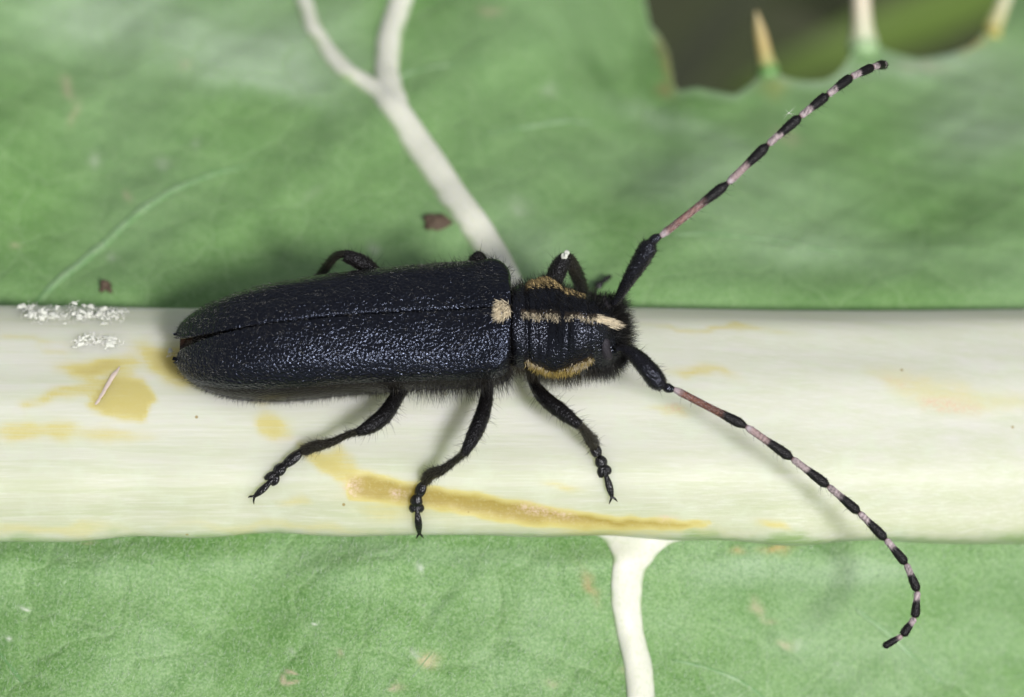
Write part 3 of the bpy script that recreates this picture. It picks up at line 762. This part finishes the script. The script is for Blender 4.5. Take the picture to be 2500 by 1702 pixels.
hsm = (head_stripe(GH.reshape(-1, 3)).reshape(GH.shape[:2])) * (np.sin(TH_) > 0)[None]
P, Nn, _ = pick(GH, NH, 260, True, hsm + 1e-6)
hair('hair', P, Nn, np.tile(np.array([.9, -.35, 0]), (len(P), 1)), .24, .2, M_HC, head, radius=.012, jitter=.15)
mk = sm(1485, 1515, XH)[:, None] * np.ones((1, len(TH_)))
P, Nn, _ = pick(GH, NH, 1500, True, mk)
hair('hair', P, Nn, np.tile(np.array([1.0, 0, .3]), (len(P), 1)), .52, .45, M_HB, head, radius=.006, jitter=.35, curl=-.2)
mk = ((TH_ > math.pi * .98) & (TH_ < math.pi * 1.5))[None] * np.ones((len(XH), 1))
P, Nn, _ = pick(GH, NH, 1000, True, mk)
hair('hair', P, Nn, np.tile(np.array([.2, -1.0, -.4]), (len(P), 1)), .36, .3, M_HB, head, radius=.006, jitter=.3, curl=.4)
P, Nn, _ = pick(GH, NH, 900, True, ((TH_ < math.pi * .45))[None] * np.ones((len(XH), 1)))
hair('hair', P, Nn, np.tile(np.array([.3, .4, .5]), (len(P), 1)), .3, .5, M_HB, head, radius=.006, jitter=.3)

# eyes: kidney-shaped, wrapped round the base of each antenna
M_EYE = chitin('eye_facets', .035, .5, .45, .4, (.9, .9, 1.0))
def eye(side):
    K = 30
    u = np.linspace(-1, 1, K); cpx = [(1487, 826), (1480, 842), (1484, 862), (1494, 880)] if side < 0 else [(1492, 752), (1486, 742), (1486, 734), (1490, 728)]
    Cn = catmull(np.array([[a, b] for a, b in cpx], float), K)
    G3 = []
    for (a, b) in Cn:
        d = np.hypot(*(np.stack(proj(GH.reshape(-1, 3)), -1) - (a, b)).T) + np.where((NH.reshape(-1, 3) @ DV) > 0.1, 1e3, 0)
        i = int(d.argmin()); G3.append(GH.reshape(-1, 3)[i] - NH.reshape(-1, 3)[i] * .10)
    G3 = np.array(G3)
    for _ in range(6): G3[1:-1] = (G3[:-2] + 2 * G3[1:-1] + G3[2:]) / 4
    r = .19 * np.sqrt(np.clip(1 - u ** 4, .02, 1))
    o, _, _ = tube('eye', G3, r, M_EYE, beetle, lambda V_, t: np.tile(np.array([.016, .014, .018]), (len(V_), 1)), n=K, m=18)
    return o
eye(-1); eye(1)

# scutellum: a small cream-haired shield where the wing cases meet
sc_c = on = None
def scutellum():
    n, m = 14, 26
    Gd = []
    for i in range(n):
        r = math.sin(i / (n - 1) * math.pi / 2)
        ring = []
        for j in range(m):
            a = 2 * math.pi * j / m
            qx = 1226 + 17 * r * math.cos(a) + (4 * r if abs(math.sin(a)) < .5 else 0); qy = 755 + 23 * r * math.sin(a)
            # sit on the wing-case surface
            P0, a_, b_ = body_frame(ELY, np.array([max(1206, min(1235, qx))]))
            p = at_z(qx, qy, P0[0, 2] + b_[0]); yo = np.clip((p[1] - P0[0, 1]) / a_[0], -.95, .95)
            z = P0[0, 2] + b_[0] * math.sqrt(1 - yo * yo)
            p = at_z(qx, qy, z + .05 + .09 * (1 - r * r) - .06 * (r > .95))
            ring.append(p)
        Gd.append(ring)
    Gd = np.array(Gd); N = grid_normals(Gd, True); N *= np.sign(N[..., 2:3])
    V = Gd.reshape(-1, 3); o = mesh('scutellum', V, grid_faces(n, m, True), M_PR, beetle, np.tile(np.array([.06, .045, .025]), (len(V), 1)))
    P, Nn, _ = pick(Gd, N, 520, True)
    hair('hair', P, Nn, np.tile(np.array([-.5, -.6, .1]), (len(P), 1)), .22, .22, M_HC, o, radius=.013, jitter=.28)
    return o
scutellum()

# --- legs
def leg(label, fem, tib, tars, claw, fr, tr, hn=1):
    """fem/tib: world points; tars: list of (points, radii); claw: list of points"""
    L = empty('leg', beetle); L['label'] = label
    blk = lambda V_, t: np.tile(np.array([.006, .0055, .0055]), (len(V_), 1))
    olv = lambda V_, t: np.tile(np.array([.012, .011, .008]), (len(V_), 1))
    _, G1, N1 = tube('femur', fem, fr, M_LG, L, blk, n=34, m=20)
    _, G2, N2 = tube('tibia', tib, tr, M_LG, L, olv, n=34, m=18)
    for (p, r) in tars: tube('tarsus_segment', p, r, M_TA, L, blk, n=16, m=14, flat=.75)
    for (p, r) in claw: tube('claw', p, r, M_TA, L, lambda V_, t: np.where((t > .75)[:, None], np.array([.10, .035, .01]), np.array([.006, .0055, .005])), n=12, m=8)
    if hn:
        ax = np.array(fem[-1]) - np.array(fem[0]); ax /= np.linalg.norm(ax)
        P, Nn, Tg = pick(G1, N1, int(1700 * hn)); hair('hair', P, Nn, Tg, .12, .3, M_HB, L, radius=.006, jitter=.2)
        P, Nn, Tg = pick(G1, N1, int(110 * hn)); hair('hair', P, Nn, Tg, .42, .8, M_HB, L, radius=.0055, jitter=.3)
        P, Nn, Tg = pick(G2, N2, int(1100 * hn)); hair('hair', P, Nn, Tg, .14, .38, M_HO, L, radius=.006, jitter=.25)
        P, Nn, Tg = pick(G2, N2, int(60 * hn)); hair('hair', P, Nn, Tg, .30, .8, M_HB, L, radius=.0055, jitter=.3)
    return L
def path_z(pix, zs): return np.array([at_z(a, b, z) for (a, b), z in zip(pix, zs)])
def px2mm(*r): return [q / S / 2 for q in r]
def foot(pts, lifts): return [on_stalk(a, b, l) for (a, b), l in zip(pts, lifts)]
# right hind leg
def right_leg(label, fem, femz, fw, tib, tz, tw, t1, t2, lob1, lob2, cl, zend):
    kn = at_z(fem[-1][0], fem[-1][1], femz[-1])
    F_ = path_z(fem, femz)
    e = on_stalk(tib[-1][0], tib[-1][1], .30)
    zt = np.interp(np.linspace(0, 1, len(tib)), [0, 1], [femz[-1] - .05, e[2]])
    T_ = path_z(tib, zt)
    tars = [(foot(t1, (.28, .24, .2)), px2mm(15, 27, 29, 20)), (foot(t2, (.2, .17, .14)), px2mm(18, 30, 32, 22)),
            (foot(lob1, (.12, .09, .06)), px2mm(14, 21, 20, 9)), (foot(lob2, (.12, .09, .06)), px2mm(14, 21, 20, 9))]
    c0 = foot(cl, (.16, .2, .16)); tars.append((c0, px2mm(9, 12, 18, 18, 10)))
    d = np.array(c0[-1]) - np.array(c0[-2]); d /= np.linalg.norm(d); s = np.cross(d, (0, -.5, .86))
    claws = [([c0[-1], c0[-1] + d * .12 + s * k * .09, c0[-1] + d * .17 + s * k * .15 + np.array([0, 0, -.13])], [.045, .035, .01]) for k in (-1, 1)]
    return leg(label, F_, T_, tars, claws, px2mm(*fw), px2mm(*tw))
right_leg('hind leg stretched back over the midrib', [(1010, 905), (973, 962), (940, 1012), (905, 1040), (873, 1056)], [.7, 1.1, 1.45, 1.6, 1.55], (28, 34, 40, 36, 20),
          [(876, 1054), (846, 1063), (806, 1081), (768, 1090), (741, 1101)], None, (17, 16, 20, 27, 24),
          [(739, 1102), (718, 1119), (694, 1137)], [(697, 1135), (684, 1146), (672, 1156)], [(676, 1154), (660, 1162), (646, 1168)], [(676, 1158), (672, 1172), (664, 1184)], [(674, 1160), (648, 1187), (622, 1209)], 0)
right_leg('middle leg reaching straight down the midrib', [(1185, 890), (1190, 950), (1180, 1005), (1160, 1056), (1133, 1108)], [.6, 1.1, 1.45, 1.6, 1.5], (26, 29, 36, 37, 22),
          [(1134, 1106), (1112, 1124), (1080, 1147), (1052, 1158), (1037, 1176)], None, (17, 16, 22, 28, 22),
          [(1037, 1176), (1028, 1191), (1021, 1208)], [(1021, 1206), (1017, 1219), (1016, 1231)], [(1013, 1228), (1008, 1238), (1005, 1248)], [(1020, 1228), (1026, 1238), (1028, 1248)], [(1017, 1230), (1021, 1262), (1024, 1293)], 0)
right_leg('front leg stepping towards the head', [(1290, 880), (1304, 935), (1330, 972), (1372, 1006), (1414, 1038)], [.6, 1.1, 1.45, 1.6, 1.55], (24, 26, 36, 37, 24),
          [(1412, 1036), (1426, 1051), (1437, 1066), (1446, 1078), (1450, 1088)], None, (18, 19, 24, 27, 22),
          [(1448, 1088), (1454, 1101), (1460, 1115)], [(1461, 1116), (1467, 1128), (1472, 1140)], [(1470, 1138), (1468, 1152), (1467, 1166)], [(1475, 1138), (1483, 1148), (1487, 1158)], [(1474, 1144), (1485, 1178), (1494, 1210)], 0)
# left legs: only the knees rise above the far side of the body
def left_leg(label, fem, femz, fw, tib, tibz, tw, feet):
    F_ = path_z(fem, femz); T_ = path_z(tib, tibz)
    tars = []; p = T_[-1]
    for k, (dx, dy, r) in enumerate(feet):
        if dx > 50:
            q = on_surf(dx, dy, upper_z) + np.array([0, 0, .3])
            tars.append(([p, (p + q) / 2, q], [r * .7, r, r * .7])); p = q
            continue
        q = p + np.array([dx, dy, 0])
        zs = float(st_z(q[0])) + BX * math.sqrt(max(0, 1 - ((q[1] - float(st_y(q[0]))) / AX) ** 2)) if abs(q[1] - float(st_y(q[0]))) < AX else -9
        q[2] = max(zs, float(upper_z(q[0], q[1]))) + .12
        tars.append(([p, (p + q) / 2, q], [r * .7, r, r * .7])); p = q
    leg(label, F_, T_, tars, [], px2mm(*fw), px2mm(*tw), .6)
left_leg('far hind leg with its knee above the wing case', [(960, 720), (915, 668), (880, 640), (842, 624)], [1.0, 1.7, 2.0, 2.1], (28, 38, 40, 30),
         [(846, 620), (822, 624), (800, 648), (770, 690), (740, 730)], [2.15, 1.8, .9, -.4, -1.3], (18, 20, 22, 24, 22), [(-.5, .25, .16), (-.35, .2, .17), (-.6, .25, .09)])
left_leg('far middle leg, knee barely showing', [(1190, 720), (1180, 660), (1168, 634), (1160, 626)], [1.0, 1.8, 2.1, 2.1], (28, 38, 40, 32),
         [(1160, 628), (1150, 645), (1140, 690), (1130, 735)], [2.1, 1.4, 0, -1.3], (20, 20, 22, 24), [(-.3, .35, .16), (-.2, .3, .17), (-.3, .5, .09)])
left_leg('far front leg bent up beside the thorax', [(1330, 745), (1346, 700), (1364, 656), (1380, 630)], [.9, 1.5, 1.8, 1.9], (28, 42, 44, 34),
         [(1380, 628), (1396, 645), (1412, 680), (1424, 712), (1436, 728)], [1.9, 1.5, .6, -.3, -.8], (32, 34, 34, 30, 24), [(1454, 710, .16), (1468, 699, .17), (1490, 682, .11)])

# --- antennae
def antenna(label, base, scape, sr, ped, joints, pale, depth, red):
    A = empty('antenna', beetle); A['label'] = label
    blk = lambda V_, t: np.tile(np.array([.0055, .005, .0055]), (len(V_), 1))
    W = lambda pts, ws: np.array([at(a, b, w) for (a, b), w in zip(pts, ws)])
    _, G1, N1 = tube('scape', W(scape, depth[0]), px2mm(*sr), M_PR, A, blk, n=34, m=20)
    P, Nn, Tg = pick(G1, N1, 1500); hair('hair', P, Nn, Tg, .10, .35, M_HB, A, radius=.006, jitter=.25)
    P, Nn, Tg = pick(G1, N1, 60); hair('hair', P, Nn, Tg, .30, .85, M_HB, A, radius=.005, jitter=.25)
    tube('pedicel', W(ped, depth[1]), px2mm(14, 24, 22, 14), M_PR, A, blk, n=14, m=14)
    wn_ = Wave(77, .25)
    hp, hn_, ht = [], [], []; sp_, sn_, st2 = [], [], []; bp_, bn_, bt_ = [], [], []
    nseg = len(joints) - 1
    for k in range(nseg):
        p0 = at(*joints[k], depth[2][k]); p1 = at(*joints[k + 1], depth[2][k + 1]); f = pale[k]
        q = k / max(1, nseg - 1); s0 = 18.5 - 3.5 * q; s1 = 26 - 5.5 * q
        if k >= nseg - 1: s0, s1 = 13, 17
        prof = []
        u = np.linspace(0, 1, 12)
        for uu in u:
            r = s0 * .62 + s0 * .38 * min(1, uu / .06) if uu < .06 else s0 + (s1 - s0) * float(sm(f - .12, min(.9, f + .35), uu))
            if uu > .86: r *= math.sqrt(max(.12, 1 - ((uu - .86) / .16) ** 2))
            prof.append(r / S / 2)
        pink = np.array([.30, .25, .26]); rd = np.array([.115, .042, .024])
        redk = red[k] if k < len(red) else 0
        def colf(V_, t, f=f, redk=redk, k=k):
            tt = t + .035 * wn_(V_)
            c = pink * (1 - redk) + rd * redk
            edge = sm(f - .07, f + .06, tt)[:, None]
            cc = np.tile(c, (len(V_), 1)) * np.clip(1 + .40 * wn_(V_ * 2.2), .3, 2)[:, None]
            w0 = (1 - sm(0, .16, t))[:, None] * (.75 if k < 2 else .2)
            cc = cc * (1 - w0) + w0 * np.array([.50, .47, .52])
            jn = np.exp(-(t / .03) ** 2)[:, None] * .7
            cc = cc * (1 - jn) + jn * np.array([.10, .02, .015])
            return cc * (1 - edge) + edge * np.array([.0065, .006, .0065])
        mid = (p0 + p1) / 2
        o, G2, N2 = tube('antenna_segment', [p0, mid, p1], prof, M_AN, A, colf, n=48, m=16)
        d = (p1 - p0) / np.linalg.norm(p1 - p0); ln = np.linalg.norm(p1 - p0)
        mk_ = np.ones(G2.shape[:2]); mk_[int(48 * f):] = 0
        P, Nn, Tg = pick(G2, N2, max(30, int(170 * ln * f / .6)), True, mk_); hp.append(P); hn_.append(Nn); ht.append(Tg)
        mk_ = 1 - mk_
        P, Nn, Tg = pick(G2, N2, 130, True, mk_ + 1e-6); bp_.append(P); bn_.append(Nn); bt_.append(Tg)
        # sparse long bristles on the underside
        if k < 7:
            P, Nn, Tg = pick(G2, N2, 90); s = (Nn @ UP) < -.55; P, Nn, Tg = P[s][:5 if k < 4 else 2], Nn[s][:5 if k < 4 else 2], Tg[s][:5 if k < 4 else 2]
            sp_.append(P); sn_.append(Nn); st2.append(Tg)
    hair('hair', np.vstack(hp), np.vstack(hn_), np.vstack(ht), .12, .12, M_HM, A, radius=.005, jitter=.10, curl=0)
    hair('hair', np.vstack(bp_), np.vstack(bn_), np.vstack(bt_), .09, .35, M_HB, A, radius=.005, jitter=.2)
    hair('hair', np.vstack(sp_), np.vstack(sn_), np.vstack(st2), .30, .75, M_HB, A, radius=.006, jitter=.15)
    return A
M_HM = hairmat('mauve_hair', (.36, .32, .34), .5, .3, .3)
Zc = lambda P: float((np.array(P) - T) @ DV)
antenna('banded antenna raised over the far blade', None, [(1500, 742), (1513, 722), (1536, 682), (1562, 640), (1582, 606), (1592, 592)], (22, 22, 33, 42, 44, 26),
        [(1588, 596), (1598, 584), (1612, 576)], [(1611, 578), (1776, 448), (1874, 354), (1953, 285), (2020, 232), (2078, 188), (2130, 164), (2156, 157), (2158, 159), (2157, 162)],
        [.64, .47, .38, .38, .33, .36, .38, .4, .4], ([.1, -.1, -.5, -.8, -1.0, -1.0], [-1.0, -1.0, -1.0], [-1.0, -1.1, -1.0, -.8, -.4, .2, 1.1, 2.1, 2.9, 3.6]), (.75, .35, .08, 0, 0, 0, 0, 0, 0))
antenna('banded antenna curving down over the lower blade', None, [(1508, 852), (1524, 852), (1552, 870), (1582, 902), (1606, 932), (1620, 946)], (24, 26, 38, 46, 44, 24),
        [(1618, 942), (1632, 948), (1645, 951)], [(1643, 949), (1821, 1041), (1933, 1119), (2021, 1186), (2097, 1251), (2162, 1316), (2212, 1376), (2240, 1443), (2234, 1508), (2203, 1552), (2157, 1579)],
        [.66, .47, .42, .40, .37, .36, .40, .37, .36, .26], ([.0, -.1, -.3, -.5, -.5, -.5], [-.5, -.5, -.5], [-.5, -.4, -.3, -.2, -.1, 0, 0, .1, .1, .1, .1]), (.92, .45, .12, .05, 0, 0, 0, 0, 0, .3))

# ================================================================== CRUMBS AND FLUFF
def crumb_mesh(name, c, r, mat, seed, amp=.35, flat=.6):
    n, m = 10, 14; w = Wave(seed, r * 1.6)
    Gd = []
    for i in range(n):
        a = math.pi * (i + .02) / (n - .96)
        for j in range(m):
            b = 2 * math.pi * j / m
            d = np.array([math.sin(a) * math.cos(b), math.sin(a) * math.sin(b), flat * math.cos(a)])
            Gd.append(c + d * r * (1 + amp * float(w(d * r))))
    return np.array(Gd), grid_faces(n, m, True)
M_CB = plain('brown_crumb', (.085, .06, .042), .7, .3, 5, .7, .5, .05)
M_FL = plain('white_fluff', (.60, .62, .57), .7, .2, 6, .12, .4, .04)
M_PK = plain('dry_sliver', (.50, .42, .38), .55, .3, 6, .2, .3, .03)
def crumb(name, px_, py_, r, fz, label, mat, seed, cat):
    p = on_surf(px_, py_, fz) + np.array([0, 0, r * .3])
    V, F = crumb_mesh(name, p, r, mat, seed, .75, .4)
    return tag(mesh(name, V, F, mat), label, cat)
crumb('dirt_crumb', 1060, 545, .26, upper_z, 'dark reddish brown crumb beside the thick forked vein', M_CB, 5, 'crumb')
crumb('dirt_crumb', 262, 702, .22, upper_z, 'dark brown crumb on the blade near the white fluff', M_CB, 6, 'crumb')
def fluff(px0, px1, pyc, spread, n, seed, label, peaks):
    r = np.random.default_rng(seed)
    root = tag(empty('fluff_tuft'), label, 'fluff')
    hp, hn2, hl = [], [], []
    for k in range(n):
        x = r.uniform(px0, px1); hm = float(np.interp(x, peaks[0], peaks[1])); h = hm * r.uniform(0, 1) ** 1.3
        p = on_stalk(x, pyc + r.normal(0, spread), .02) + np.array([0, .15 * h, h])
        if k % 2 == 1:      # a torn flake
            V, F = crumb_mesh('flake', np.zeros(3), r.uniform(.025, .085), None, seed * 100 + k, .8, .45)
            R = np.array(Matrix.Rotation(r.uniform(-1, 1), 3, 'X') @ Matrix.Rotation(r.uniform(-.8, .8), 3, 'Y') @ Matrix.Rotation(r.uniform(0, 6), 3, 'Z'))
            mesh('flake', V @ R.T * np.array([1.5, 1, 1]) + p, F, M_FL, root)
        for _ in range(4):
            hp.append(p + r.normal(0, 1, 3) * np.array([.14, .06, .04])); q = r.normal(size=3); q[2] = abs(q[2]) * .8; hn2.append(q / np.linalg.norm(q))
    hp = np.array(hp); hn2 = np.array(hn2)
    hair('fibre', hp, hn2, np.roll(hn2, 1, 1), .11, .5, M_HW, root, radius=.009, jitter=.5, curl=1.0, npt=6)
fluff(50, 305, 776, 8, 120, 41, 'ragged white plant fluff along the top edge of the midrib', ([60, 85, 130, 190, 230, 270, 300], [.5, .7, .15, .95, .3, .25, .6]))
fluff(185, 285, 838, 6, 55, 42, 'small white fluff scrap lying above the yellow stain', ([185, 230, 260, 285], [.04, .5, .25, .03]))
fluff(408, 420, 868, 5, 4, 43, 'tiny white fluff at the tip of the wing cases', ([408, 424], [.1, .15]))
# dry sliver on the stain
ps = [on_stalk(292, 898, .06), on_stalk(278, 918, .07), on_stalk(255, 955, .07), on_stalk(236, 985, .06), on_stalk(227, 997, .05)]
o, _, _ = tube('plant_sliver', ps, px2mm(4, 12, 11, 9, 3), M_PK, None, None, n=30, m=10, flat=.4, rough=.012, wave=Wave(51, .3))
tag(o, 'thin pinkish dry sliver lying on the yellow stain', 'sliver')
# white grain on the far front knee, wisp on the raised antenna
pk = at_z(1380, 622, 2.15); V, F = crumb_mesh('dust_grain', pk, .13, M_FL, 61, .5, .6)
tag(mesh('dust_grain', V, F, M_FL), 'white dust grain on the far front knee', 'dust')
pw = at(1925, 276, -.7); V, F = crumb_mesh('wisp', pw, .02, M_FL, 62, .5)
o = tag(mesh('fluff_wisp', V, F, M_FL), 'faint white wisp stuck to the raised antenna', 'fluff')
qq = np.repeat(pw[None], 7, 0); nn = RNG.normal(size=(7, 3)); nn[:, 0] -= .6; nn /= np.linalg.norm(nn, axis=1)[:, None]
hair('fibre', qq, nn, np.roll(nn, 1, 1), .32, .5, M_HW, o, radius=.0035, jitter=.4)

# ================================================================== WHAT LIES BEHIND
def ground_mat():
    m, nt, b = new_mat('ground_litter'); v = coords(nt)
    n1 = noise(nt, v, .022, 5, .6); n2 = noise(nt, v, .10, 4)
    c = mixc(nt, ramp(nt, n1, [(.35, 0.0), (.65, 1.0)]), (.023, .026, .011), (.032, .044, .013)); c = mixc(nt, ramp(nt, n2, [(.5, 0.0), (.7, .6)]), c, (.05, .046, .032))
    nt.links.new(c, b.inputs['Base Color']); b.inputs['Roughness'].default_value = .9; bump(nt, b, n2, .6, 3.0); return m
bpy_g = [(-2500, -2500, -130), (2500, -2500, -130), (2500, 2500, -130), (-2500, 2500, -130)]
N_ = 41; gx = np.linspace(-2500, 2500, N_); GXX, GYY = np.meshgrid(gx, gx, indexing='ij'); gw = Wave(71, 500)
Vg = np.stack([GXX, GYY, -130 + 0 * GXX], -1); Vg[..., 2] += 6 * gw(Vg)
tag(mesh('ground', Vg.reshape(-1, 3), grid_faces(N_, N_, False), ground_mat()), kind='structure', label='dark shaded ground under the plants')
def far_leaf(label, c, length, width, yaw, pitch, roll, colr, seed):
    n, m = 40, 17; w = Wave(seed, 18)
    u = np.linspace(0, 1, n); W_ = width / 2 * np.sin(np.pi * np.clip(u, .0, 1) ** .8) ** .7 * + .2
    Gd = np.zeros((n, m, 3))
    for j, s in enumerate(np.linspace(-1, 1, m)):
        Gd[:, j] = np.stack([(u - .5) * length, s * W_, .12 * length * (-(u - .4) ** 2) + .15 * np.abs(s) * W_], 1)
    Gd[..., 2] += .6 * w(Gd)
    R = np.array(Matrix.Rotation(yaw, 3, 'Z') @ Matrix.Rotation(pitch, 3, 'Y') @ Matrix.Rotation(roll, 3, 'X'))
    Gd = Gd @ R.T
    mat = plain('far_leaf_skin', colr, .6, .3, .15, .35, .3, .8)
    root = tag(empty('background_leaf', None, tuple(c)), label, 'leaf', 'leaves behind the gap in the margin')
    o = mesh('leaf_blade', Gd.reshape(-1, 3), grid_faces(n, m, False), mat, root); md = o.modifiers.new('thickness', 'SOLIDIFY'); md.thickness = .5
    tube('vein', Gd[:, m // 2] + np.array([0, 0, .1]), [.35, .3, .2, .1], plain('far_vein_skin', tuple(min(1, q * 1.25) for q in colr), .5, .3, .2), root, None, n=30, m=8)
far_leaf('dim grass green leaf seen behind the scooped margin', at(2330, 20, 80), 26, 13, .5, .2, .2, (.075, .125, .018), 81)
far_leaf('dim greyish leaf behind the yellow spine', at(1690, 150, 75), 14, 8, .9, -.1, .2, (.085, .095, .055), 82)
far_leaf('dim olive leaf behind the pale tall spine', at(1860, -60, 90), 24, 8, -.4, .1, -.2, (.035, .05, .014), 83)
